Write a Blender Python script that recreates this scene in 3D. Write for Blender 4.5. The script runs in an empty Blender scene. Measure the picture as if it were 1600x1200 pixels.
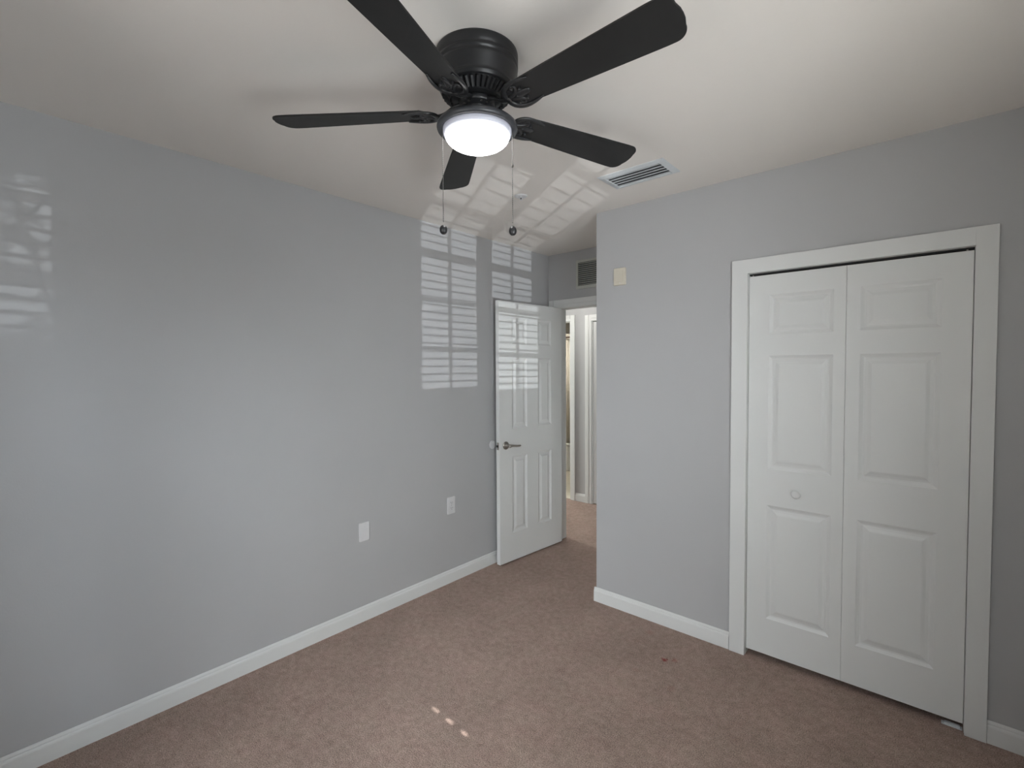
import bpy, bmesh, math, random
from mathutils import Vector, Matrix
from math import sin, cos, pi, radians

S = bpy.context.scene
COL = S.collection
random.seed(7)

# ------------------------------------------------------------------ camera
F_PX, YAW, PITCH, ROLL = 754.56, 0.7209, 0.0323, -0.0058
CAM = Vector((2.5793, -2.6957, 1.5201))
fwd = Vector((-sin(YAW)*cos(PITCH), cos(YAW)*cos(PITCH), -sin(PITCH)))
rgt = Vector((cos(YAW), sin(YAW), 0)); upv = rgt.cross(fwd)
r2 = cos(ROLL)*rgt + sin(ROLL)*upv
u2 = -sin(ROLL)*rgt + cos(ROLL)*upv
cd = bpy.data.cameras.new('camera'); cam = bpy.data.objects.new('camera', cd); COL.objects.link(cam)
cd.sensor_fit = 'HORIZONTAL'; cd.sensor_width = 36.0; cd.lens = 36.0*F_PX/1600.0; cd.clip_start = 0.02
M = Matrix.Identity(4)
for i, v in enumerate((r2, u2, -fwd)):
    for j in range(3): M[j][i] = v[j]
M.translation = CAM
cam.matrix_world = M
S.camera = cam

# ------------------------------------------------------------------ dimensions (metres)
H = 2.504          # ceiling height
XC = 0.9355        # corner where the closet wall starts
YD = 0.733         # face of the bedroom door wall
YH = 1.915         # far wall of the hall
W = 3.10           # window wall
YB = -3.15         # back wall
OX0, OX1, OZ = 1.842, 2.690, 2.000      # closet opening
DX0, DX1, DZ = 0.100, 0.862, 2.035      # bedroom doorway
WIN = [(-2.430, -1.955), (-1.892, -1.437)]
WZ0, WZ1 = 0.555, 2.070
WBX0, WBX1, WBZ0, WBZ1 = 1.10, 2.30, 0.60, 2.07     # window behind the camera

# ------------------------------------------------------------------ exposure, sky, daylight
S.view_settings.view_transform = 'Standard'
S.view_settings.look = 'None'
S.view_settings.gamma = 1.0
S.view_settings.use_curve_mapping = False
S.view_settings.exposure = 0.0
S.cycles.use_denoising = True
S.cycles.max_bounces = 12
S.cycles.diffuse_bounces = 8
S.cycles.caustics_reflective = False
S.cycles.caustics_refractive = False
S.cycles.sample_clamp_indirect = 6.0

world = bpy.data.worlds.new('daylight_sky'); S.world = world; world.use_nodes = True
wn, wl = world.node_tree.nodes, world.node_tree.links
bg = wn['Background']; bg.inputs[1].default_value = 0.35
w_tc = wn.new('ShaderNodeTexCoord'); w_sep = wn.new('ShaderNodeSeparateXYZ'); w_ramp = wn.new('ShaderNodeValToRGB')
wl.new(w_tc.outputs['Generated'], w_sep.inputs[0]); wl.new(w_sep.outputs['Z'], w_ramp.inputs[0])
w_map = wn.new('ShaderNodeMapRange'); w_map.inputs[1].default_value = -1; w_map.inputs[2].default_value = 1
wl.new(w_sep.outputs['Z'], w_map.inputs[0]); wl.new(w_map.outputs[0], w_ramp.inputs[0])
e = w_ramp.color_ramp.elements            # ground below the horizon, hazy blue sky above
e[0].position, e[0].color = 0.485, (0.22, 0.23, 0.20, 1)
e[1].position, e[1].color = 0.515, (0.92, 0.96, 1.0, 1)
e2 = e.new(0.80); e2.color = (0.66, 0.80, 1.0, 1)
wl.new(w_ramp.outputs[0], bg.inputs[0])
world.cycles.sampling_method = 'NONE'      # the lamps outside carry the skylight

def lamp(name, kind, loc, energy, color=(1, 1, 1), target=None, **kw):
    d = bpy.data.lights.new(name, kind); d.energy = energy; d.color = color
    for k, v in kw.items(): setattr(d, k, v)
    o = bpy.data.objects.new(name, d); COL.objects.link(o); o.location = loc
    if target is not None:
        o.rotation_euler = (Vector(target) - Vector(loc)).to_track_quat('-Z', 'Y').to_euler()
    return o

# sky light entering through the twin window on the right-hand wall
lamp('window_daylight', 'AREA', (W+0.32, -1.93, 1.25), 68, (0.90, 0.96, 1.0), (0, -1.93, 1.45),
     shape='RECTANGLE', size=1.3, size_y=1.9)
lamp('sky_beyond_window', 'AREA', (4.6, -3.4, 1.1), 180, (0.93, 0.97, 1.0), (1.2, -0.6, 1.6), shape='DISK', size=1.8)
# sky light entering through the wider window behind the camera
lamp('back_window_daylight', 'AREA', (2.8, -6.0, 2.9), 370, (0.90, 0.96, 1.0), (0.65, 0.4, 0.55),
     shape='DISK', size=2.6)
lamp('blue_sky_fill', 'AREA', (6.3, -5.2, 3.2), 250, (0.74, 0.86, 1.0), (0.0, -2.39, 0.6), shape='DISK', size=2.6)  # added sky-blue fill for the lower left wall
lamp('cool_wall_fill', 'AREA', (4.6, -6.0, 2.9), 125, (0.85, 0.93, 1.0), (0, -1.4, 0.5), shape='DISK', size=2.4)  # added cool fill lamp aimed at the left wall
lamp('closet_wall_fill', 'AREA', (1.7, -6.4, 1.3), 30, (1.0, 0.99, 0.97), (1.7, 0, 1.3), shape='DISK', size=3.0)  # added weak fill lamp facing the closet wall
# sunlit ground outside the same window, throwing light up on to the ceiling
lamp('ground_bounce', 'AREA', (2.0, -6.0, -0.4), 68, (1.0, 0.98, 0.95), (1.7, -0.4, 2.4), shape='DISK', size=2.2)
# sun glancing up off a parked windscreen below, through the blinds on to the far wall
SRC = Vector((15.4, -9.1, -2.56))
lamp('windscreen_glint', 'SPOT', SRC, 5200, (0.93, 0.97, 1.0), (W, -1.95, 1.14),
     spot_size=radians(5.9), spot_blend=0.12, shadow_soft_size=0.012)
# a second glint from lower down, broken up by a leafy branch outside
SRC2 = Vector((15.0, 2.26, -0.79))
lamp('second_glint', 'SPOT', SRC2, 2000, (0.90, 0.97, 1.0), (0, -2.487, 1.93), spot_size=radians(2.45), spot_blend=0.25, shadow_soft_size=0.012)
# low morning sun, stopped by the slats except where the cord holes let it through
lamp('sun', 'SUN', (8, -1.7, 4), 26.0, (1.0, 0.98, 0.94), (8-1.0, -1.7+0.053, 4-0.420), angle=radians(0.45))
# ceiling lamps of the hall and the bathroom
lamp('hall_lamp_light', 'AREA', (-0.35, 1.38, H-0.09), 5.5, (1.0, 0.97, 0.92), (-0.35, 1.38, 0), shape='DISK', size=0.26)
lamp('hall_end_fill', 'AREA', (-2.9, 1.38, 1.35), 80, (0.97, 1.0, 0.94), (0, 1.38, 0.6), shape='RECTANGLE', size=0.8, size_y=1.5)  # added fill lamp that brightens the hall from its end
lamp('bath_lamp_light', 'AREA', (-1.35, 2.6, H-0.09), 13, (1.0, 0.97, 0.90), (-1.35, 2.6, 0), shape='DISK', size=0.3)

# ------------------------------------------------------------------ helpers
def tag(o, label=None, cat=None, kind=None, group=None):
    if label: o['label'] = label
    if cat: o['category'] = cat
    if kind: o['kind'] = kind
    if group: o['group'] = group
    return o

def empty(name, loc=(0, 0, 0), rot=(0, 0, 0)):
    o = bpy.data.objects.new(name, None); COL.objects.link(o)
    o.location = loc; o.rotation_euler = rot; o.empty_display_size = 0.1
    return o

def obj(name, bm, mat, parent=None, smooth=False, bevel=0, bseg=2, autosmooth=None):
    bmesh.ops.remove_doubles(bm, verts=bm.verts, dist=1e-6)
    bmesh.ops.recalc_face_normals(bm, faces=bm.faces)
    me = bpy.data.meshes.new(name); bm.to_mesh(me); bm.free()
    me.materials.append(mat)
    o = bpy.data.objects.new(name, me); COL.objects.link(o)
    if parent: o.parent = parent
    if smooth:
        for p in me.polygons: p.use_smooth = True
    if bevel:
        b = o.modifiers.new('edge', 'BEVEL'); b.width = bevel; b.segments = bseg; b.limit_method = 'ANGLE'; b.angle_limit = radians(40)
        b.harden_normals = False
    return o

def box(bm, x0, x1, y0, y1, z0, z1, m=None):
    vs = [bm.verts.new((x, y, z)) for x in (x0, x1) for y in (y0, y1) for z in (z0, z1)]
    for f in ((0, 1, 3, 2), (4, 6, 7, 5), (0, 4, 5, 1), (2, 3, 7, 6), (0, 2, 6, 4), (1, 5, 7, 3)):
        bm.faces.new([vs[i] for i in f])
    if m is not None:
        for v in vs: v.co = m @ v.co
    return vs

def boxes(*bs):
    bm = bmesh.new()
    for b in bs: box(bm, *b)
    return bm

def lathe(bm, prof, n=48, m=None, cap0=True, cap1=True):
    rings = []
    for r, z in prof:
        ring = []
        for i in range(n):
            a = 2*pi*i/n; v = Vector((r*cos(a), r*sin(a), z))
            ring.append(bm.verts.new(m @ v if m is not None else v))
        rings.append(ring)
    for a, b in zip(rings, rings[1:]):
        for i in range(n):
            bm.faces.new((a[i], a[(i+1) % n], b[(i+1) % n], b[i]))
    if cap0: bm.faces.new(rings[0])
    if cap1: bm.faces.new(rings[-1])

def tube(bm, pts, radii, n=10, flat=1.0, up=Vector((0, 0, 1)), m=None):
    """swept tube through pts; flat squashes it along `up`"""
    pts = [Vector(p) for p in pts]; rings = []
    if not hasattr(radii, '__len__'): radii = [radii]*len(pts)
    for i, p in enumerate(pts):
        t = (pts[min(i+1, len(pts)-1)] - pts[max(i-1, 0)]).normalized()
        s = t.cross(up)
        if s.length < 1e-4: s = t.cross(Vector((1, 0, 0)))
        s.normalize(); u = s.cross(t).normalized()
        ring = []
        for k in range(n):
            a = 2*pi*k/n
            v = p + s*cos(a)*radii[i] + u*sin(a)*radii[i]*flat
            ring.append(bm.verts.new(m @ v if m is not None else v))
        rings.append(ring)
    for a, b in zip(rings, rings[1:]):
        for k in range(n): bm.faces.new((a[k], a[(k+1) % n], b[(k+1) % n], b[k]))
    bm.faces.new(rings[0]); bm.faces.new(rings[-1])

def bez(p0, p1, p2, p3, n=12):
    p0, p1, p2, p3 = map(Vector, (p0, p1, p2, p3)); out = []
    for i in range(n+1):
        t = i/n; s = 1-t
        out.append(p0*s**3 + p1*3*s*s*t + p2*3*s*t*t + p3*t**3)
    return out

def prism(bm, outline, z0, z1, m=None):
    """outline of (x, y) extruded in z"""
    a = [bm.verts.new((x, y, z0)) for x, y in outline]; b = [bm.verts.new((x, y, z1)) for x, y in outline]
    n = len(a)
    bm.faces.new(a[::-1]); bm.faces.new(b)
    for i in range(n): bm.faces.new((a[i], a[(i+1) % n], b[(i+1) % n], b[i]))
    if m is not None:
        for v in a+b: v.co = m @ v.co

def sweep_profile(bm, prof, A, B, out, m=None):
    """profile of (offset along `out`, z) run from point A to B (moulding)"""
    A, B, out = Vector(A), Vector(B), Vector(out)
    ra = [bm.verts.new(A + out*d + Vector((0, 0, z))) for d, z in prof]
    rb = [bm.verts.new(B + out*d + Vector((0, 0, z))) for d, z in prof]
    n = len(prof)
    for i in range(n): bm.faces.new((ra[i], ra[(i+1) % n], rb[(i+1) % n], rb[i]))
    bm.faces.new(ra); bm.faces.new(rb[::-1])

# ------------------------------------------------------------------ materials
def srgb(r, g, b):
    f = lambda c: c/12.92 if c <= 0.04045 else ((c+0.055)/1.055)**2.4
    return (f(r/255), f(g/255), f(b/255), 1)

def mat(name, col, rough=0.6, metal=0.0, bump=None, noise=None, spec=0.3, emit=None):
    m = bpy.data.materials.new(name); m.use_nodes = True; nt = m.node_tree
    b = nt.nodes['Principled BSDF']
    b.inputs['Base Color'].default_value = col; b.inputs['Roughness'].default_value = rough
    b.inputs['Metallic'].default_value = metal; b.inputs['Specular IOR Level'].default_value = spec
    tc = nt.nodes.new('ShaderNodeTexCoord')
    if noise:
        sc, amt = noise
        n = nt.nodes.new('ShaderNodeTexNoise'); n.inputs['Scale'].default_value = sc; n.inputs['Detail'].default_value = 4
        nt.links.new(tc.outputs['Object'], n.inputs['Vector'])
        mx = nt.nodes.new('ShaderNodeMixRGB'); mx.blend_type = 'MULTIPLY'; mx.inputs[0].default_value = 1
        mr = nt.nodes.new('ShaderNodeMapRange'); mr.inputs[1].default_value = .3; mr.inputs[2].default_value = .7
        mr.inputs[3].default_value = 1-amt; mr.inputs[4].default_value = 1+amt
        nt.links.new(n.outputs['Fac'], mr.inputs[0]); mx.inputs[1].default_value = col
        nt.links.new(mr.outputs[0], mx.inputs[2]); nt.links.new(mx.outputs[0], b.inputs['Base Color'])
    if bump:
        sc, st, dist = bump
        n = nt.nodes.new('ShaderNodeTexNoise'); n.inputs['Scale'].default_value = sc; n.inputs['Detail'].default_value = 3
        nt.links.new(tc.outputs['Object'], n.inputs['Vector'])
        bp = nt.nodes.new('ShaderNodeBump'); bp.inputs['Strength'].default_value = st; bp.inputs['Distance'].default_value = dist
        nt.links.new(n.outputs['Fac'], bp.inputs['Height']); nt.links.new(bp.outputs[0], b.inputs['Normal'])
    if emit:
        b.inputs['Emission Color'].default_value = emit[0]; b.inputs['Emission Strength'].default_value = emit[1]
    return m

M_wall = mat('grey_wall_paint', (0.460, 0.463, 0.470, 1), 0.7, bump=(140, 0.12, 0.002), noise=(2.2, 0.012), spec=0.2)
M_ceil = mat('ceiling_paint', (0.79, 0.755, 0.715, 1), 0.85, bump=(60, 0.15, 0.003), noise=(1.5, 0.01), spec=0.1)
M_white = mat('white_trim_paint', (0.71, 0.72, 0.712, 1), 0.5, bump=(90, 0.04, 0.001), spec=0.22)
M_door = mat('white_door_paint', (0.71, 0.72, 0.712, 1), 0.40, bump=(60, 0.05, 0.001), spec=0.35)
M_plastic = mat('white_plastic', (0.68, 0.68, 0.69, 1), 0.35, noise=(20, 0.01))
M_ivory = mat('ivory_plastic', (0.62, 0.58, 0.49, 1), 0.4, noise=(20, 0.02))
M_slot = mat('dark_slots', (0.03, 0.03, 0.03, 1), 0.7, noise=(50, 0.05))
M_black = mat('satin_black_metal', (0.015, 0.0155, 0.017, 1), 0.36, 0.0, bump=(40, 0.03, 0.001), spec=0.5)
M_pan = mat('glow_lit_black_metal', (0.036, 0.038, 0.043, 1), 0.38, 0.0, bump=(40, 0.03, 0.001), spec=0.5)  # same black metal, lightened in colour for the bowl's glow
M_blade = mat('matt_black_blade', (0.016, 0.016, 0.016, 1), 0.5, bump=(90, 0.05, 0.001), noise=(12, 0.10), spec=0.3)
M_nickel = mat('satin_nickel', (0.42, 0.40, 0.37, 1), 0.28, 1.0, noise=(40, 0.05))
M_chain = mat('dull_steel_chain', (0.10, 0.095, 0.09, 1), 0.5, 0.6, noise=(80, 0.1))
M_vent = mat('vent_enamel', (0.62, 0.65, 0.67, 1), 0.4, noise=(20, 0.02))
M_grille = mat('grille_enamel', (0.52, 0.53, 0.49, 1), 0.45, noise=(20, 0.02))
M_cavity = mat('duct_dark', (0.11, 0.115, 0.12, 1), 0.9, noise=(20, 0.1))
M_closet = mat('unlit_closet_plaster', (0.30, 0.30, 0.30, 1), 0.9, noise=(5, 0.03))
M_tile = mat('cream_floor_tile', (0.66, 0.60, 0.50, 1), 0.35, noise=(8, 0.04))
M_bath = mat('beige_bath_paint', (0.50, 0.48, 0.42, 1), 0.7, noise=(3, 0.02))
M_tub = mat('white_tub_enamel', (0.75, 0.75, 0.72, 1), 0.2, noise=(6, 0.01))
M_curt = mat('beige_curtain_cloth', (0.68, 0.63, 0.54, 1), 0.9, noise=(30, 0.04))
M_rod = mat('bronze_rod', (0.12, 0.075, 0.05, 1), 0.4, 0.6, noise=(30, 0.1))
M_slat = mat('white_blind_slat', (0.78, 0.78, 0.76, 1), 0.5, noise=(20, 0.02))
M_bowl = mat('lit_frosted_glass', (0.9, 0.9, 0.9, 1), 0.3, noise=(5, 0.005), emit=((1.0, 0.985, 0.97, 1), 14.0))
M_collar = mat('shaded_frosted_glass', (0.40, 0.41, 0.46, 1), 0.35, noise=(5, 0.005), emit=((0.80, 0.82, 0.95, 1), 0.22))  # copy of the bowl glass with the pan's shade put into its colour
M_bulb = mat('lit_diffuser', (0.9, 0.9, 0.9, 1), 0.3, noise=(5, 0.005), emit=((1, 0.97, 0.92, 1), 3.0))

def carpet_mat():
    m = bpy.data.materials.new('mauve_tan_carpet'); m.use_nodes = True; nt = m.node_tree; L = nt.links
    b = nt.nodes['Principled BSDF']; b.inputs['Roughness'].default_value = 0.95; b.inputs['Specular IOR Level'].default_value = 0.05
    tc = nt.nodes.new('ShaderNodeTexCoord')
    def noise(scale, detail=3, rough=.6):
        n = nt.nodes.new('ShaderNodeTexNoise'); n.inputs['Scale'].default_value = scale; n.inputs['Detail'].default_value = detail
        n.inputs['Roughness'].default_value = rough
        L.new(tc.outputs['Object'], n.inputs['Vector']); return n
    fine, mid, big = noise(230, 2, .75), noise(30, 4, .7), noise(2.6, 4, .65)
    def rng(n, lo, hi, a=.3, c=.7):
        r = nt.nodes.new('ShaderNodeMapRange'); r.inputs[1].default_value = a; r.inputs[2].default_value = c
        r.inputs[3].default_value = lo; r.inputs[4].default_value = hi; L.new(n.outputs['Fac'], r.inputs[0]); return r
    def mul(a, bb):
        x = nt.nodes.new('ShaderNodeMath'); x.operation = 'MULTIPLY'; L.new(a.outputs[0], x.inputs[0]); L.new(bb.outputs[0], x.inputs[1]); return x
    k = mul(mul(rng(fine, .45, 1.55), rng(mid, .82, 1.18)), rng(big, .90, 1.10))
    hue = nt.nodes.new('ShaderNodeMixRGB'); hue.inputs[1].default_value = (0.385, 0.277, 0.240, 1); hue.inputs[2].default_value = (0.373, 0.284, 0.240, 1)
    L.new(rng(noise(9, 3), 0, 1).outputs[0], hue.inputs[0])
    # small red spill marks on the pile
    last = hue
    for (x, y, r, s) in ((1.545, -0.325, .019, .85), (1.585, -0.295, .02, .4), (1.37, -0.13, .03, .18), (1.47, -0.50, .025, .12), (1.66, -0.52, .03, .15), (2.05, -1.05, .02, .35)):
        d = nt.nodes.new('ShaderNodeVectorMath'); d.operation = 'DISTANCE'; d.inputs[1].default_value = (x, y, 0)
        L.new(tc.outputs['Object'], d.inputs[0])
        wob = nt.nodes.new('ShaderNodeMath'); wob.operation = 'MULTIPLY_ADD'; wob.inputs[1].default_value = .035; wob.inputs[2].default_value = -.0175
        L.new(noise(60, 2).outputs['Fac'], wob.inputs[0])
        ad = nt.nodes.new('ShaderNodeMath'); L.new(d.outputs['Value'], ad.inputs[0]); L.new(wob.outputs[0], ad.inputs[1])
        rr = nt.nodes.new('ShaderNodeMapRange'); rr.inputs[1].default_value = r*.35; rr.inputs[2].default_value = r; rr.inputs[3].default_value = s; rr.inputs[4].default_value = 0
        L.new(ad.outputs[0], rr.inputs[0])
        mx = nt.nodes.new('ShaderNodeMixRGB'); mx.inputs[2].default_value = (0.26, 0.045, 0.045, 1)
        L.new(rr.outputs[0], mx.inputs[0]); L.new(last.outputs[0], mx.inputs[1]); last = mx
    out = nt.nodes.new('ShaderNodeMixRGB'); out.blend_type = 'MULTIPLY'; out.inputs[0].default_value = 1
    L.new(last.outputs[0], out.inputs[1]); L.new(k.outputs[0], out.inputs[2]); L.new(out.outputs[0], b.inputs['Base Color'])
    bp = nt.nodes.new('ShaderNodeBump'); bp.inputs['Strength'].default_value = .7; bp.inputs['Distance'].default_value = .008
    hgt = nt.nodes.new('ShaderNodeMath'); hgt.operation = 'ADD'; L.new(fine.outputs['Fac'], hgt.inputs[0]); L.new(mid.outputs['Fac'], hgt.inputs[1])
    L.new(hgt.outputs[0], bp.inputs['Height']); L.new(bp.outputs[0], b.inputs['Normal'])
    return m
M_carpet = carpet_mat()

def glass_mat():
    m = bpy.data.materials.new('clear_window_glass'); m.use_nodes = True; nt = m.node_tree
    nt.nodes.remove(nt.nodes['Principled BSDF'])
    t = nt.nodes.new('ShaderNodeBsdfTransparent'); g = nt.nodes.new('ShaderNodeBsdfGlossy'); g.inputs['Roughness'].default_value = .02
    mx = nt.nodes.new('ShaderNodeMixShader'); fr = nt.nodes.new('ShaderNodeLayerWeight'); fr.inputs['Blend'].default_value = .12
    nt.links.new(fr.outputs['Facing'], mx.inputs[0]); nt.links.new(t.outputs[0], mx.inputs[1]); nt.links.new(g.outputs[0], mx.inputs[2])
    nt.links.new(mx.outputs[0], nt.nodes['Material Output'].inputs[0])
    return m
M_glass = glass_mat()

# ------------------------------------------------------------------ room shell
T = 0.115
HX0, HX1 = -2.4, 1.7       # hall ends
def struct(name, bm, m, label, cat, **kw):
    return tag(obj(name, bm, m, **kw), label, cat, 'structure')

struct('floor', boxes((-0.12, W+T, YB-T, YD+T, -0.12, 0), (HX0-T, HX1+T, YD+T, YH+0.02, -0.12, 0), (-0.12, W+T, YD, YD+T, -0.12, -.001)),
       M_carpet, 'worn mauve tan carpet covering the bedroom and hall floor', 'floor')
struct('floor_bathroom', boxes((-2.62, -0.3, YH+0.02, 4.1, -0.12, 0.001)), M_tile, 'cream tiled floor seen through the far hall doorway', 'floor')
struct('ceiling', boxes((-0.12, W+T, YB-T, YD, H, H+0.15), (HX0-T, W+T, YD, 4.1, H, H+0.15)), M_ceil, 'warm white textured ceiling above the room', 'ceiling')
struct('wall_left', boxes((-T, 0, YB-T, YD, 0, H)), M_wall, 'long pale grey wall on the left of the room', 'wall')
struct('wall_closet', boxes((XC, OX0-0.002, 0, T, 0, H), (OX1+0.002, W, 0, T, 0, H), (OX0-0.002, OX1+0.002, 0, T, OZ+0.002, H),
                            (XC, XC+T, T, YD, 0, H)), M_wall, 'pale grey wall around the white closet doors and its outside corner', 'wall')
struct('wall_entry', boxes((-T, DX0, YD, YD+T, 0, H), (DX1, HX1, YD, YD+T, 0, H), (DX0, DX1, YD, YD+T, DZ, H), (HX0, -T, YD, YD+T, 0, H), (HX1, W+T, YD, YD+T, 0, H)),
       M_wall, 'shaded grey wall around the bedroom doorway, under the louvred grille', 'wall')
ya, yb = WIN[0][0]-.0, WIN[1][1]+.0
struct('wall_right', boxes((W, W+T, YB-T, ya, 0, H), (W, W+T, yb, YD, 0, H), (W, W+T, ya, yb, 0, WZ0), (W, W+T, ya, yb, WZ1, H)),
       M_wall, 'pale grey wall holding the twin window, out of the photo on the right', 'wall')
struct('wall_back', boxes((-T, WBX0, YB-T, YB, 0, H), (WBX1, W, YB-T, YB, 0, H), (WBX0, WBX1, YB-T, YB, 0, WBZ0), (WBX0, WBX1, YB-T, YB, WBZ1, H)), M_wall, 'pale grey wall behind the camera', 'wall')
# closet interior
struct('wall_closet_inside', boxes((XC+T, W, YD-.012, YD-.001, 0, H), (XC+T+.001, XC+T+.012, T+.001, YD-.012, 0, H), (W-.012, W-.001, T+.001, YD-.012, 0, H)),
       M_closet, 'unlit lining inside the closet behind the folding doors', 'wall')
# hall and bathroom
BX0, BX1, BZ = -1.28, -0.573, 2.055
RX0, RX1, RZ = -0.290, 0.50, 2.040
struct('wall_hall', boxes((HX0, BX0, YH, YH+T, 0, H), (BX1, RX0, YH, YH+T, 0, H), (RX1, HX1, YH, YH+T, 0, H), (BX0, BX1, YH, YH+T, BZ, H), (RX0, RX1, YH, YH+T, RZ, H),
                          (HX0-T, HX0, YD, 0.98, 0, H), (HX0-T, HX0, 1.80, YH+T, 0, H), (HX0-T, HX0, .98, 1.80, 0, .45), (HX0-T, HX0, .98, 1.80, 2.1, H), (HX1, HX1+T, YD+T, YH+T, 0, H)), M_wall, 'grey hall wall beyond the open bedroom door', 'wall')
struct('wall_bathroom', boxes((-2.6, -0.3, 3.95, 4.1, 0, H), (-2.62, -2.47, YH+T, 3.95, 0, H), (-0.45, -0.3, YH+T, 3.95, 0, H)),
       M_bath, 'beige bathroom wall above the shower curtain', 'wall')

# ---- skirting boards
BP = [(0, 0), (0.013, 0), (0.013, 0.066), (0.0115, 0.072), (0.008, 0.076), (0.008, 0.081), (0.005, 0.087), (0.0025, 0.090), (0, 0.090)]
def base(name, segs, label):
    bm = bmesh.new()
    for A, B, o in segs: sweep_profile(bm, BP, A, B, o)
    return struct(name, bm, M_white, label, 'baseboard')
base('baseboard_left', [((0, YB, 0), (0, YD, 0), (1, 0, 0))], 'white skirting board along the foot of the left wall')
base('baseboard_closet', [((XC-.013, 0, 0), (1.763, 0, 0), (0, -1, 0)), ((XC, 0, 0), (XC, YD, 0), (-1, 0, 0))], 'white skirting board left of the closet, turning the corner')
base('baseboard_right', [((2.757, 0, 0), (W, 0, 0), (0, -1, 0)), ((W, 0, 0), (W, YB, 0), (-1, 0, 0))], 'white skirting board right of the closet doors')
base('baseboard_hall', [((BX1+.064, YH, 0), (RX0-.084, YH, 0), (0, -1, 0))], 'short white skirting board between the two hall door frames')

# ---- casings
def casing(name, x0, x1, z, wl, wr, wt, y, t, label, wallback, jamb=0.018, flat=False):
    """door trim on the wall face y (room side is -y), with jamb lining; opening x0..x1, height z"""
    bm = bmesh.new()
    def strip(a0, a1, b0, b1, vert, side):
        # stepped board: thick outer band, thinner inner band
        if flat:
            box(bm, a0, a1, y-t, y, b0, b1); return
        box(bm, a0, a1, y-t*.72, y, b0, b1)
        if vert:
            o0, o1 = (a0, a0+(a1-a0)*.55) if side < 0 else (a1-(a1-a0)*.55, a1)
            box(bm, o0, o1, y-t, y-t*.72+.0005, b0, b1)
        else:
            box(bm, a0, a1, y-t, y-t*.72+.0005, b0+(b1-b0)*.45, b1)
    strip(x0-wl, x0, 0, z+wt, True, -1)
    strip(x1, x1+wr, 0, z+wt, True, 1)
    strip(x0, x1, z, z+wt, False, 1)
    box(bm, x0-.002, x0+jamb, y-.0005, y+wallback, 0, z); box(bm, x1-jamb, x1+.002, y-.0005, y+wallback, 0, z)
    box(bm, x0, x1, y-.0005, y+wallback, z-jamb*.2, z+.002)
    return struct(name, bm, M_white, label, 'door frame', bevel=0.0025)
casing('trim_closet', OX0, OX1, OZ, 0.076, 0.066, 0.073, 0, 0.018, 'flat white casing framing the closet doors', T, jamb=.001, flat=True)
casing('trim_entry', DX0, DX1, DZ, 0.084, 0.070, 0.072, YD, 0.016, 'white casing over the bedroom doorway', T, jamb=.006)
casing('trim_bathroom', BX0, BX1, BZ, 0.062, 0.062, 0.066, YH, 0.016, 'white casing of the bathroom doorway across the hall', T, jamb=.012)
casing('trim_hall', RX0, RX1, RZ, 0.082, 0.070, 0.066, YH, 0.018, 'bright white casing of the closed door across the hall', T, jamb=.012)

# ------------------------------------------------------------------ panelled doors
def panel_slab(bm, w, h, th, panels, both=False):
    """slab 0..w by 0..h, front at y=0 (facing -y), back at y=th; panels: (x0,x1,z0,z1)"""
    prof = [(0, 0), (.006, .0035), (.014, .0075), (.021, .0085), (.032, .0065), (.044, .0025), (.048, .002)]
    def face(yf, sgn):
        xs = sorted({0, w} | {p[0] for p in panels} | {p[1] for p in panels})
        zs = sorted({0, h} | {p[2] for p in panels} | {p[3] for p in panels})
        for xa, xb in zip(xs, xs[1:]):
            for za, zb in zip(zs, zs[1:]):
                cx, cz = (xa+xb)/2, (za+zb)/2
                if any(p[0] < cx < p[1] and p[2] < cz < p[3] for p in panels): continue
                bm.faces.new([bm.verts.new(c) for c in ((xa, yf, za), (xb, yf, za), (xb, yf, zb), (xa, yf, zb))])
        for (x0, x1, z0, z1) in panels:
            prev = None
            for o, d in prof:
                ring = [bm.verts.new(c) for c in ((x0+o, yf+d*sgn, z0+o), (x1-o, yf+d*sgn, z0+o), (x1-o, yf+d*sgn, z1-o), (x0+o, yf+d*sgn, z1-o))]
                if prev:
                    for i in range(4): bm.faces.new((prev[i], prev[(i+1) % 4], ring[(i+1) % 4], ring[i]))
                prev = ring
            bm.faces.new(prev)
    face(0, 1)
    if both: face(th, -1)
    else: bm.faces.new([bm.verts.new(c) for c in ((0, th, 0), (0, th, h), (w, th, h), (w, th, 0))])
    for q in (((0, 0, 0), (0, th, 0), (0, th, h), (0, 0, h)), ((w, 0, 0), (w, 0, h), (w, th, h), (w, th, 0)),
              ((0, 0, 0), (w, 0, 0), (w, th, 0), (0, th, 0)), ((0, 0, h), (0, th, h), (w, th, h), (w, 0, h))):
        bm.faces.new([bm.verts.new(c) for c in q])

# folding closet doors: two hinged leaves
clo = tag(empty('door_2', (OX0, 0.010, 0)), 'pair of white six panel folding closet doors, shut', 'door', 'structure')
LW = 2.262 - (OX0+.003)
def leaf(x0, x1, cols):
    bm = bmesh.new(); zb = 0.032
    ps = [(cols[0]-x0, cols[1]-x0, 0.222-zb, 0.812-zb), (cols[0]-x0, cols[1]-x0, 0.998-zb, 1.577-zb), (cols[0]-x0, cols[1]-x0, 1.684-zb, 1.884-zb)]
    panel_slab(bm, x1-x0, 1.986-zb, 0.032, ps)
    o = obj('door_leaf', bm, M_door, clo); o.location = (x0-OX0, 0, zb); return o
lf1 = leaf(OX0+.003, 2.2612, (1.938, 2.213)); lf2 = leaf(2.2624, OX1-.003, (2.316, 2.592))
bm = bmesh.new()
mk = Matrix.Translation((2.0715-(OX0+.003), 0, 0.893-.032)) @ Matrix.Rotation(radians(90), 4, 'X')
lathe(bm, [(.006, 0), (.0065, .012), (.008, .016), (.0155, .021), (.019, .027), (.0195, .032), (.017, .037), (.010, .040), (.002, .041)], 24, mk)
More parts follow.
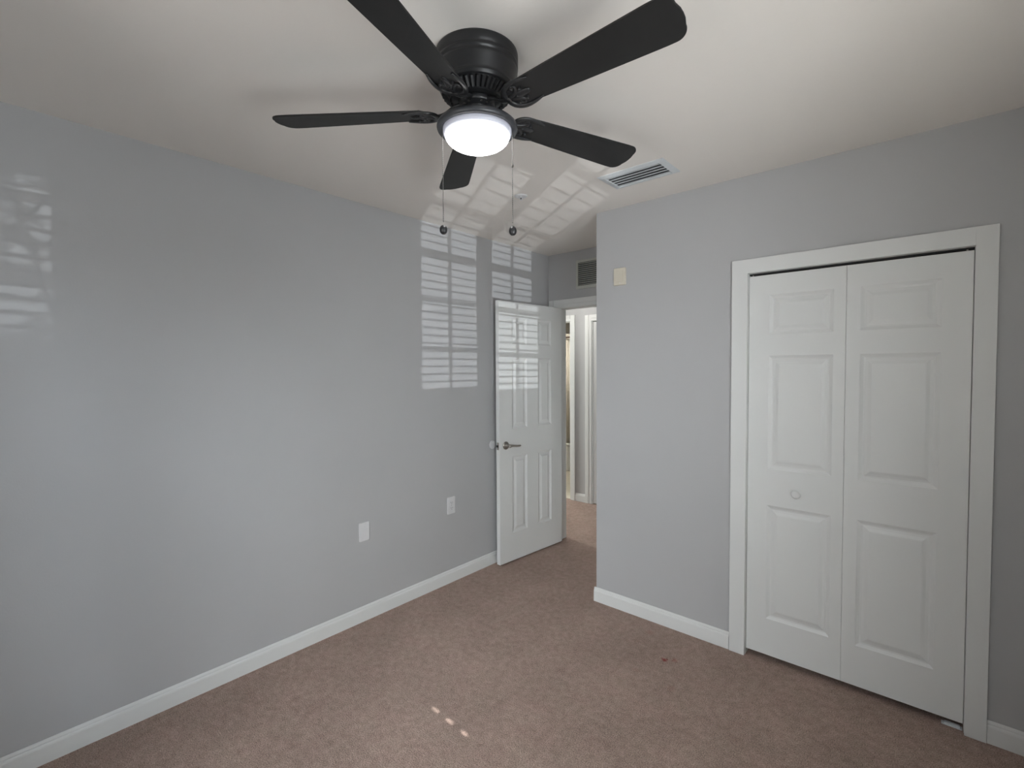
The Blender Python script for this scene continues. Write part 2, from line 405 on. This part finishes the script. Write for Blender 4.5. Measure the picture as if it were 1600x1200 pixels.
obj('knob', bm, M_white, lf1, smooth=True)
for x in (OX0+.018, OX1-.024):
    bm = bmesh.new(); lathe(bm, [(.0035, 0), (.0035, .018)], 10)
    p = obj('pivot_pin', bm, M_nickel, clo); p.location = (x-OX0, .008, 1.984)
bm = boxes((.002, OX1-OX0-.002, .004, .046, 1.9925, 1.9985)); obj('head_track', bm, M_slot, clo)
bm = boxes((-.07, -.004, .006, .03, 0.001, .004), (-.06, -.012, .010, .024, .004, .012))
p = obj('floor_bracket', bm, M_vent, clo); p.location = (OX1-OX0, -.006, 0)

# bedroom door, swung open against the left wall
A, B = Vector((0.0989, -0.0209, 0)), Vector((0.151, 0.713, 0))
ang = math.atan2(B.y-A.y, B.x-A.x)
ent = tag(empty('door_1', (A.x, A.y, 0), (0, 0, ang)), 'white six panel bedroom door standing open by the left wall', 'door', 'structure')
ZB = 0.014; DW = 0.738
rows = [(0.233-ZB, 0.834-ZB), (1.050-ZB, 1.600-ZB), (1.705-ZB, 1.915-ZB)]
ps = [(a, b, z0, z1) for a, b in ((0.138, 0.306), (0.437, 0.600)) for z0, z1 in rows]
bm = bmesh.new(); panel_slab(bm, DW, 2.034-ZB, 0.035, ps, True)
o = obj('door_slab', bm, M_door, ent); o.location = (0, 0, ZB)
hz = 0.928
han = bmesh.new()
rot = Matrix.Translation((0.066, 0, hz)) @ Matrix.Rotation(radians(90), 4, 'X')
lathe(han, [(.031, 0), (.031, .004), (.028, .009), (.018, .012), (.011, .014), (.011, .040), (.013, .042), (.013, .052), (.009, .055)], 32, rot)
pts = bez((0.060, -.047, hz), (0.095, -.052, hz+.006), (0.13, -.050, hz-.010), (0.182, -.046, hz-.008), 14)
tube(han, pts, [.0085, .0095, .0095, .009, .0085, .008, .0078, .0076, .0075, .0075, .0075, .0075, .0075, .0072, .006], 12)
hobj = obj('lever_handle', han, M_nickel, ent, smooth=True); hobj['label'] = 'satin nickel lever handle'
han = bmesh.new()
rot = Matrix.Translation((0.066, 0.035, hz)) @ Matrix.Rotation(radians(-90), 4, 'X')
lathe(han, [(.031, 0), (.031, .004), (.028, .009), (.018, .012), (.011, .014), (.011, .034), (.013, .036), (.013, .044), (.009, .046)], 32, rot)
tube(han, bez((0.060, .076, hz), (0.095, .078, hz+.006), (0.13, .076, hz-.010), (0.182, .074, hz-.008), 14), .0078, 12)
obj('lever_handle', han, M_nickel, ent, smooth=True)
bm = boxes((-.0012, .001, .006, .029, hz-.028, hz+.028)); lp = obj('latch_plate', bm, M_nickel, ent)
bm = boxes((-.010, -.001, .011, .024, hz-.008, hz+.008)); obj('latch_bolt', bm, M_slot, lp)
for z in (0.25, 1.02, 1.80):
    bm = bmesh.new(); lathe(bm, [(.006, -.045), (.006, .045)], 12)
    h = obj('hinge', bm, M_nickel, ent, smooth=False); h.location = (DW+.005, .038, z)

# closed door across the hall
hd = tag(empty('door_3', (RX0+.014, YH+.008, 0)), 'closed white door across the hall, a sliver seen past the corner', 'door', 'structure')
bm = bmesh.new(); hw = RX1-RX0-.028
panel_slab(bm, hw, RZ-.02, .035, [(a, b, z0, z1) for a, b in ((.12, .31), (.42, hw-.12)) for z0, z1 in ((.22, .82), (1.03, 1.58), (1.69, 1.9))])
o = obj('door_slab', bm, M_door, hd); o.location = (0, 0, .01)

# ------------------------------------------------------------------ twin window with blinds
for i, (y0, y1) in enumerate(WIN):
    w = tag(empty('window_%d' % (i+1), (W+.05, (y0+y1)/2, WZ0)), ('white sash window in the right wall, half nearer the camera', 'white sash window in the right wall, half nearer the closet')[i], 'window', 'structure')
    hw = (y1-y0)/2; hh = WZ1-WZ0
    bm = bmesh.new(); f = .012
    box(bm, -.03, .05, -hw, -hw+f, 0, hh); box(bm, -.03, .05, hw-f, hw, 0, hh); box(bm, -.03, .05, -hw, hw, 0, f); box(bm, -.03, .05, -hw, hw, hh-f, hh)
    obj('window_frame', bm, M_white, w)
    bm = bmesh.new(); mid = 1.306-WZ0
    box(bm, -.012, .012, -hw+f, hw-f, mid-.014, mid+.014)
    box(bm, -.008, .008, -.009, .009, f, hh-f)
    for z in (.797, 1.058, 1.560, 1.812): box(bm, -.008, .008, -hw+f, hw-f, z-WZ0-.0085, z-WZ0+.0085)
    obj('window_sash', bm, M_white, w)
    bm = boxes((-.002, .002, -hw+f, hw-f, f, hh-f)); obj('pane', bm, M_glass, w)
    # venetian blind hanging in the reveal
    bl = tag(empty('venetian_blind', (W+.004, (y0+y1)/2, 0)), ('white slatted blind in the window half nearer the camera', 'white slatted blind in the window half nearer the closet')[i], 'blind', group='window blinds')
    sl = bmesh.new(); hb = hw-.004; tilt = radians(25); n = 0
    z = WZ0+.03
    hole_y = -1.461-(y0+y1)/2
    while z < WZ1-.05:
        for sx0, sx1, dz0, dz1 in ((-.0265, 0, 0, .002), (0, .0265, .002, 0)):
            ys = [-hb, hb]
            holed = i == 1 and sx0 == 0 and abs(z-.86) < .062
            segs = [(-hb, hb, sx0, sx1)]
            if holed: segs = [(-hb, hole_y-.007, sx0, sx1), (hole_y+.007, hb, sx0, sx1), (hole_y-.007, hole_y+.007, .015, sx1), (hole_y-.007, hole_y+.007, sx0, .004)]
            for (p, q, s0, s1) in segs:
                if q-p < 1e-4: continue
                zz = lambda s: dz0+(dz1-dz0)*(s-sx0)/(sx1-sx0)
                vs = []
                for (s, y, t) in ((s0, p, 0), (s1, p, 0), (s1, q, 0), (s0, q, 0), (s0, p, .0006), (s1, p, .0006), (s1, q, .0006), (s0, q, .0006)):
                    zl = zz(s)+t
                    vs.append(sl.verts.new((s*cos(tilt)+zl*sin(tilt), y, z - s*sin(tilt) + zl*cos(tilt))))
                for fc in ((0, 1, 2, 3), (4, 7, 6, 5), (0, 4, 5, 1), (1, 5, 6, 2), (2, 6, 7, 3), (3, 7, 4, 0)): sl.faces.new([vs[k] for k in fc])
        z += .042
    bmesh.ops.recalc_face_normals(sl, faces=sl.faces)
    obj('slats', sl, M_slat, bl)
    bm = boxes((-.022, .022, -hb, hb, WZ1-.042, WZ1-.001)); obj('head_rail', bm, M_slat, bl)
    bm = boxes((-.02, .02, -hb, hb, WZ0+.002, WZ0+.014)); obj('bottom_rail', bm, M_slat, bl)
w = tag(empty('window_3', ((WBX0+WBX1)/2, YB-.06, WBZ0)), 'white window in the wall behind the camera', 'window', 'structure')
hw, hh = (WBX1-WBX0)/2, WBZ1-WBZ0
bm = boxes((-hw, -hw+.03, -.04, .03, 0, hh), (hw-.03, hw, -.04, .03, 0, hh), (-hw, hw, -.04, .03, 0, .03), (-hw, hw, -.04, .03, hh-.03, hh))
obj('window_frame', bm, M_white, w)
bm = boxes((-.015, .015, -.012, .012, .03, hh-.03), (-hw+.03, hw-.03, -.012, .012, hh/2-.018, hh/2+.018)); obj('window_sash', bm, M_white, w)
bm = boxes((-hw+.03, hw-.03, -.002, .002, .03, hh-.03)); obj('pane', bm, M_glass, w)
w = tag(empty('window_4', (HX0-.05, 1.39, .45)), 'added white window for the fill lamp at the far end of the hall', 'window', 'structure')  # made-up window, put in so the hall fill lamp can shine through
bm = boxes((-.04, .03, -.41, -.38, 0, 1.65), (-.04, .03, .38, .41, 0, 1.65), (-.04, .03, -.41, .41, 0, .03), (-.04, .03, -.41, .41, 1.62, 1.65), (-.015, .015, -.38, .38, .81, .85)); obj('window_frame', bm, M_white, w)
bm = boxes((-.002, .002, -.38, .38, .03, 1.62)); obj('pane', bm, M_glass, w)
bm = boxes((W+.01, W+.11, WIN[0][1], WIN[1][0], WZ0, WZ1)); struct('trim_window', bm, M_white, 'white mullion post between the two window halves', 'window trim')

# ------------------------------------------------------------------ ceiling fan
FC = Vector((1.474, -1.597, 0)); ZBL = 2.328; RB = 0.659; PH = 3.7843
fan = tag(empty('ceiling_fan', (FC.x, FC.y, H)), 'black five blade ceiling fan with a lit bowl light and two pull chains', 'ceiling fan')
z = lambda v: v-H
bm = bmesh.new()
lathe(bm, [(.129, z(2.5035)), (.130, z(2.499)), (.130, z(2.478)), (.1275, z(2.4755)), (.1275, z(2.470)), (.130, z(2.4675)), (.130, z(2.461)), (.127, z(2.4585)), (.1265, z(2.453)), (.1285, z(2.4505)), (.128, z(2.445)),
           (.1245, z(2.437)), (.121, z(2.424)), (.1175, z(2.410)), (.1150, z(2.4035)), (.1175, z(2.4015)), (.1180, z(2.397)), (.1150, z(2.3945)), (.1155, z(2.391)), (.112, z(2.3885)), (.100, z(2.3885))], 72)
obj('motor_housing', bm, M_black, fan, smooth=True).data
bm = bmesh.new()      # louvred band under the motor
lathe(bm, [(.1085, z(2.390)), (.106, z(2.388)), (.080, z(2.367)), (.076, z(2.364)), (.01, z(2.364))], 60)
for k in range(40):
    a = 2*pi*k/40; m = Matrix.Rotation(a, 4, 'Z') @ Matrix.Translation((.0945, 0, z(2.3762))) @ Matrix.Rotation(radians(-39), 4, 'Y') @ Matrix.Rotation(radians(24), 4, 'X')
    box(bm, -.0155, .0155, -.0036, .0036, -.006, .0015, m)
obj('motor_vent', bm, M_black, fan)
bm = bmesh.new()
lathe(bm, [(.054, z(2.364)), (.056, z(2.361)), (.056, z(2.350)), (.053, z(2.346)), (.036, z(2.341)), (.0335, z(2.338)), (.0335, z(2.316)), (.0355, z(2.311)), (.040, z(2.307)), (.040, z(2.303))], 48)
hub = obj('rotor_hub', bm, M_black, fan, smooth=True)
for k in range(10):
    a = PH + 2*pi*k/10 + .12*(1 if k % 2 else -1)
    bm = bmesh.new(); lathe(bm, [(.0042, z(2.3462)), (.0042, z(2.3435)), (.0025, z(2.3425))], 10, Matrix.Translation((.046*cos(a), .046*sin(a), 0)))
    obj('screw', bm, M_nickel, hub)
bm = bmesh.new()      # light kit pan
lathe(bm, [(.036, z(2.308)), (.056, z(2.306)), (.082, z(2.3025)), (.106, z(2.297)), (.119, z(2.2915)), (.1262, z(2.285)), (.1275, z(2.279)), (.1255, z(2.2725)), (.119, z(2.2695)), (.111, z(2.2705)), (.108, z(2.274)), (.02, z(2.277))], 72)
obj('light_pan', bm, M_pan, fan, smooth=True)
bm = bmesh.new()
prof = [(.1085, z(2.276)), (.1085, z(2.2635)), (.1070, z(2.2585)), (.1015, z(2.256)), (.098, z(2.256))]
lathe(bm, prof, 72); g = obj('glass_collar', bm, M_collar, fan, smooth=True); g['label'] = 'dim upper rim of the glass'
bm = bmesh.new(); prof = [(.1010, z(2.2575)), (.1012, z(2.255))]
for k in range(1, 15):
    t = k/14*pi/2; prof.append((.1012*cos(t)**.95 if k < 14 else .001, z(2.255)-.042*sin(t)))
lathe(bm, prof, 72); g = obj('glass_bowl', bm, M_bowl, fan, smooth=True); g['label'] = 'glowing white frosted glass bowl'

def blade_outline():
    pts = []; r0, r1, w0, w1 = .150, RB, .044, .066
    n = 24
    root = [(r0+.010, -w0+.012), (r0+.026, -w0-.003)]
    side = [(r0+.05+(r1-.045-r0-.05)*k/n, -(w0+.003+(w1-w0-.003)*min(1, k/n*1.05)**.9)) for k in range(n+1)]
    tip = []
    for k in range(9):
        a = -pi/2+pi/2*k/8; tip.append((r1-.034+.034*cos(a)-.006, -(w1-.034)+.034*sin(a)))
    tip.append((r1-.001, -.015)); tip.append((r1, 0))
    low = [(r0, -.02)] + root + side + tip
    return low + [(x, -y) for x, y in low[::-1][1:]]
BO = blade_outline()
pitch = radians(-12)
for i in range(5):
    a = PH - i*2*pi/5
    R = Matrix.Rotation(a, 4, 'Z')
    P = R @ Matrix.Translation((0, 0, z(ZBL))) @ Matrix.Rotation(pitch, 4, 'X')
    bm = bmesh.new(); prism(bm, BO, -.003, .003, P)
    obj('blade', bm, M_blade, fan, bevel=.0015)
    # cast scroll bracket carrying the blade
    bm = bmesh.new()
    arm = bez((.052, 0, z(2.352)), (.085, 0, z(2.352)), (.095, 0, z(2.318)), (.142, 0, z(ZBL)-.006), 12)
    tube(bm, arm, [.0125, .012, .0115, .011, .0105, .010, .0095, .009, .009, .009, .0095, .010, .011], 12, .6, m=R)
    for s in (-1, 1):
        tube(bm, bez((.130, 0, -.006), (.128, .046*s, -.006), (.170, .056*s, -.006), (.232, .040*s, -.0055), 16),
             [.0085, .009, .009, .009, .0088, .0085, .0083, .0082, .008, .0078, .0074, .007, .0064, .0058, .005, .004, .003], 10, .65, m=P)
        tube(bm, bez((.140, .004*s, -.006), (.165, .004*s, -.006), (.190, .028*s, -.006), (.172, .034*s, -.006), 10), [.008, .008, .0078, .0075, .007, .0065, .006, .0055, .005, .0045, .004], 8, .6, m=P)
        tube(bm, bez((.172, .034*s, -.006), (.160, .038*s, -.006), (.158, .024*s, -.006), (.166, .022*s, -.006), 8), [.004, .0045, .0045, .0045, .0043, .004, .0038, .0035, .003], 8, .6, m=P)
    tube(bm, [(.135, 0, -.005), (.17, 0, -.005), (.205, 0, -.005), (.214, 0, -.004)], [.011, .013, .009, .004], 12, .4, m=P)
    tube(bm, [(.128, 0, -.0045), (.145, 0, -.0045), (.180, 0, -.0045), (.192, 0, -.0045)], [.018, .030, .030, .014], 16, .08, m=P)
    br = obj('blade_bracket', bm, M_black, fan, smooth=True)
    for (x, y) in ((.168, 0), (.190, .020), (.190, -.020)):
        b2 = bmesh.new(); lathe(b2, [(.0045, -.003), (.0045, -.0115), (.0028, -.013)], 10, P @ Matrix.Translation((x, y, 0)))
        obj('screw', b2, M_black, br)
for s, zk in ((-1, 1.963), (1, 1.958)):
    ch = empty('pull_chain', (rgt.x*.1105*s, rgt.y*.1105*s, z(2.286))); ch.parent = fan
    bm = bmesh.new(); L = 2.278-zk-.016
    lathe(bm, [(.0009, .004), (.0009, -L)], 8)
    for k in range(int(L/.0062)):
        lathe(bm, [(.0005, -k*.0062-.0005), (.0014, -k*.0062-.0022), (.0014, -k*.0062-.0034), (.0005, -k*.0062-.0052)], 6)
    lathe(bm, [(.001, -.118), (.0032, -.120), (.0032, -.127), (.001, -.129)], 8) if s > 0 else None
    bm2 = obj('chain', bm, M_chain, ch)
    bm = bmesh.new(); lathe(bm, [(.0025, .0145), (.006, .0135), (.0105, .009), (.0122, .003), (.0122, -.003), (.0105, -.009), (.006, -.0135), (.002, -.0145)], 24)
    k = obj('pull_knob', bm, M_black, ch, smooth=True); k.location = (0, 0, zk-2.286)
    bm = bmesh.new(); lathe(bm, [(.0045, .012), (.0045, -.003), (.002, -.006)], 10); obj('chain_ferrule', bm, M_nickel, ch)

# ------------------------------------------------------------------ ceiling register
vx0, vx1, vy0, vy1 = 1.243, 1.598, -0.500, -0.290
v = tag(empty('ceiling_vent', ((vx0+vx1)/2, (vy0+vy1)/2, H)), 'white louvred air vent in the ceiling right of the fan', 'vent')
hx, hy = (vx1-vx0)/2, (vy1-vy0)/2
bm = bmesh.new(); ix, iy = hx-.030, hy-.028
def slope_frame(bm, ox, oy, ix, iy, zo, zi):
    a = [(-ox, -oy), (ox, -oy), (ox, oy), (-ox, oy)]; b = [(-ix, -iy), (ix, -iy), (ix, iy), (-ix, iy)]
    A0 = [bm.verts.new((x, y, 0)) for x, y in a]; A1 = [bm.verts.new((x, y, zo)) for x, y in a]
    B1 = [bm.verts.new((x, y, zi)) for x, y in b]; B0 = [bm.verts.new((x, y, 0)) for x, y in b]
    for i in range(4):
        j = (i+1) % 4
        for P, Q in ((A0, A1), (A1, B1), (B1, B0)): bm.faces.new((P[i], P[j], Q[j], Q[i]))
slope_frame(bm, hx, hy, ix, iy, -.003, -.009)
obj('vent_frame', bm, M_vent, v)
bm = boxes((-ix, ix, -iy, iy, -.001, -.0002)); obj('vent_throat', bm, M_cavity, v)
for k in range(5):
    y = -iy + (k+.5)*2*iy/5
    bm = bmesh.new(); m = Matrix.Translation((0, y, -.0062)) @ Matrix.Rotation(radians(14), 4, 'X')
    box(bm, -ix, ix, -.0115, .0115, -.0008, .0008, m)
    obj('louvre', bm, M_vent, v)

# return air grille over the bedroom door
gx0, gx1, gz0, gz1 = 0.295, 0.735, 2.180, 2.418
v = tag(empty('return_grille', ((gx0+gx1)/2, YD, (gz0+gz1)/2)), 'louvred return air grille above the bedroom doorway', 'vent')
hx, hz2 = (gx1-gx0)/2, (gz1-gz0)/2; f = .020
bm = boxes((-hx, -hx+f, -.010, 0, -hz2, hz2), (hx-f, hx, -.010, 0, -hz2, hz2), (-hx+f, hx-f, -.010, 0, -hz2, -hz2+f+.006), (-hx+f, hx-f, -.010, 0, hz2-f, hz2))
obj('grille_frame', bm, M_grille, v, bevel=.002)
bm = boxes((-hx+f, hx-f, -.0012, -.0002, -hz2+f, hz2-f)); obj('grille_throat', bm, M_cavity, v)
n = 12
for k in range(n):
    zc = -hz2+f+.006 + (k+.5)*(2*hz2-2*f-.006)/n
    bm = bmesh.new(); m = Matrix.Translation((0, -.0062, zc)) @ Matrix.Rotation(radians(38), 4, 'X')
    box(bm, -hx+f, hx-f, -.0068, .0068, -.0006, .0006, m)
    obj('louvre', bm, M_grille, v)

# sprinkler head
s = tag(empty('sprinkler_head', (0.781, -0.562, H)), 'small white fire sprinkler in the ceiling behind the fan', 'sprinkler')
bm = bmesh.new(); lathe(bm, [(.036, 0), (.036, -.003), (.030, -.0065), (.020, -.008), (.018, -.006)], 32); obj('escutcheon', bm, M_plastic, s, smooth=True)
bm = bmesh.new(); lathe(bm, [(.008, -.005), (.008, -.012)], 16)
tube(bm, [(.007, 0, -.011), (.009, 0, -.016), (.003, 0, -.022)], .0016, 8); tube(bm, [(-.007, 0, -.011), (-.009, 0, -.016), (-.003, 0, -.022)], .0016, 8)
lathe(bm, [(.009, -.022), (.009, -.0232)], 16); obj('sprinkler_body', bm, M_plastic, s)
bm = bmesh.new(); lathe(bm, [(.0035, -.011), (.0035, -.022)], 10); obj('glass_bulb', bm, M_slot, s)

# ------------------------------------------------------------------ wall plates
def plate_outline(hw, hh, r=.006):
    o = []
    for cx, cy, a0 in ((hw-r, hh-r, 0), (-hw+r, hh-r, 90), (-hw+r, -hh+r, 180), (hw-r, -hh+r, 270)):
        for k in range(5):
            a = radians(a0+k*22.5); o.append((cx+r*cos(a), cy+r*sin(a)))
    return o
def plate(bm, hw, hh, t):
    o = plate_outline(hw, hh); o2 = plate_outline(hw-.003, hh-.003)
    a = [bm.verts.new((x, y, 0)) for x, y in o]; b = [bm.verts.new((x, y, t*.6)) for x, y in o]; c = [bm.verts.new((x, y, t)) for x, y in o2]
    n = len(o)
    for P, Q in ((a, b), (b, c)):
        for i in range(n): bm.faces.new((P[i], P[(i+1) % n], Q[(i+1) % n], Q[i]))
    bm.faces.new(c); bm.faces.new(a[::-1])
RL = (radians(90), 0, radians(90))          # plates on the left wall: local z -> +x, local y -> up
p = tag(empty('blank_wall_plate', (0, -1.121, 0.541), RL), 'plain white blank cover plate low on the left wall', 'wall plate')
bm = bmesh.new(); plate(bm, .0345, .057, .006); obj('cover', bm, M_plastic, p)
for yy in (-.030, .030):
    bm = bmesh.new(); lathe(bm, [(.003, .006), (.0028, .0068), (.001, .007)], 12, Matrix.Translation((0, yy, 0))); obj('screw', bm, M_plastic, p)
p = tag(empty('wall_outlet', (0, -0.425, 0.549), RL), 'white double socket outlet on the left wall near the door', 'socket')
bm = bmesh.new(); plate(bm, .0365, .060, .006); obj('cover', bm, M_plastic, p)
for yy in (.0195, -.0195):
    bm = bmesh.new(); lathe(bm, [(.0165, .0055), (.0165, .0075), (.015, .008)], 24, Matrix.Translation((0, yy, 0)) @ Matrix.Diagonal((1, .85, 1, 1)))
    rc = obj('receptacle', bm, M_plastic, p)
    bm = bmesh.new()
    for xx in (-.0065, .0065): box(bm, xx-.0013, xx+.0013, yy-.001, yy+.007, .0078, .0083)
    lathe(bm, [(.0026, .0078), (.0026, .0083)], 10, Matrix.Translation((0, yy-.0075, 0)))
    obj('slots', bm, M_slot, rc)
bm = bmesh.new(); lathe(bm, [(.003, .006), (.0028, .0068), (.001, .007)], 12); obj('screw', bm, M_nickel, p)
p = tag(empty('cream_cover_plate', (1.1045, 0, 2.081), (radians(90), 0, 0)), 'small cream plate high on the wall left of the closet', 'wall plate')
bm = bmesh.new(); plate(bm, .0405, .0535, .013); obj('cover', bm, M_ivory, p)
bm = boxes((-.026, .026, -.034, .036, .012, .0152)); obj('face', bm, M_ivory, p, bevel=.003)
bm = bmesh.new(); lathe(bm, [(.003, .015), (.003, .0162)], 12, Matrix.Translation((.004, -.040, -.0025))); obj('indicator', bm, M_plastic, p)
p = tag(empty('wall_bumper', (0, 0.004, 0.930), RL), 'white round door stop on the left wall behind the door handle', 'door stop')
bm = bmesh.new(); lathe(bm, [(.034, 0), (.034, .003), (.030, .006), (.022, .007), (.018, .0055), (.004, .005)], 32); obj('bumper_disc', bm, M_plastic, p, smooth=True)

# ------------------------------------------------------------------ bathroom across the hall
t = tag(empty('bathtub', (-1.46, 3.172, 0.001)), 'white bathtub seen through the bathroom doorway', 'bathtub')
bm = boxes((-.99, .99, .0, .03, 0, .375), (-.99, .99, .70, .765, 0, .40), (-.99, -.90, .03, .70, 0, .40), (.90, .99, .03, .70, 0, .40), (-.90, .90, .03, .70, 0, .08))
obj('tub_shell', bm, M_tub, t, bevel=.012)
bm = boxes((-.99, .99, -.012, .075, .375, .405)); obj('tub_rim', bm, M_tub, t, bevel=.010)
bm = bmesh.new(); n = 160
A_ = [bm.verts.new((-2.3+1.66*k/n, 3.295+.020*sin(k*.62)+.006*sin(k*.23), .36)) for k in range(n+1)]
B_ = [bm.verts.new((-2.3+1.66*k/n, 3.295+.014*sin(k*.62), 2.03)) for k in range(n+1)]
for k in range(n): bm.faces.new((A_[k], A_[k+1], B_[k+1], B_[k]))
o = obj('shower_curtain', bm, M_curt, smooth=True); sm = o.modifiers.new('cloth', 'SOLIDIFY'); sm.thickness = .002
tag(o, 'beige shower curtain hanging over the bathtub', 'shower curtain')
bm = bmesh.new(); tube(bm, [(-2.469, 3.25, 1.975), (-0.451, 3.25, 1.975)], .0125, 16); o = obj('curtain_rod', bm, M_rod, smooth=True)
tag(o, 'dark bronze rod in front of the shower curtain', 'curtain rod')

def flush_lamp(loc, r, label):
    l = tag(empty('ceiling_light', loc), label, 'ceiling light')
    bm = bmesh.new(); lathe(bm, [(r, 0), (r, -.02), (r-.01, -.025)], 40); obj('lamp_base', bm, M_white, l)
    bm = bmesh.new(); lathe(bm, [(r-.012, -.025), (r-.02, -.045), (r*.5, -.062), (.005, -.066)], 40); obj('diffuser', bm, M_bulb, l, smooth=True)
flush_lamp((-0.35, 1.38, H), .14, 'round lamp on the hall ceiling')
flush_lamp((-1.35, 2.6, H), .15, 'round lamp on the bathroom ceiling')

# ------------------------------------------------------------------ leafy branch outside the right-hand window
br = tag(empty('tree_branch', (6.0, -0.62, 0.5)), 'leafy tree branch outside the window in the right wall', 'tree branch')
M_leaf = mat('green_leaf', (0.06, 0.13, 0.04, 1), 0.5, noise=(8, 0.2)); M_bark = mat('brown_bark', (0.12, 0.08, 0.05, 1), 0.9, noise=(14, 0.2))
bm = bmesh.new(); tube(bm, bez((0, .35, -.5), (0, .2, -.1), (0, .03, .1), (0, -.02, .62), 14), [.016-.0008*k for k in range(15)], 8); obj('twig', bm, M_bark, br)
bm = bmesh.new(); rl = random.Random(11)
for k in range(185):
    yy, zz = rl.uniform(-.10, .13), rl.uniform(.05, .66)
    if .20 < zz < .27 and rl.random() < .75: continue
    m = Matrix.Translation((rl.uniform(-.1, .1), yy, zz)) @ Matrix.Rotation(rl.uniform(-1.2, 1.2), 4, 'X') @ Matrix.Rotation(rl.uniform(-.5, .5), 4, 'Z')
    l, w_ = rl.uniform(.022, .04), rl.uniform(.005, .009)
    vs = [bm.verts.new(m @ Vector(p)) for p in ((0, -l, 0), (.003, -l*.3, w_), (.002, l*.4, w_*.8), (0, l, 0), (.002, l*.4, -w_*.8), (.003, -l*.3, -w_))]
    bm.faces.new(vs)
obj('leaves', bm, M_leaf, br)
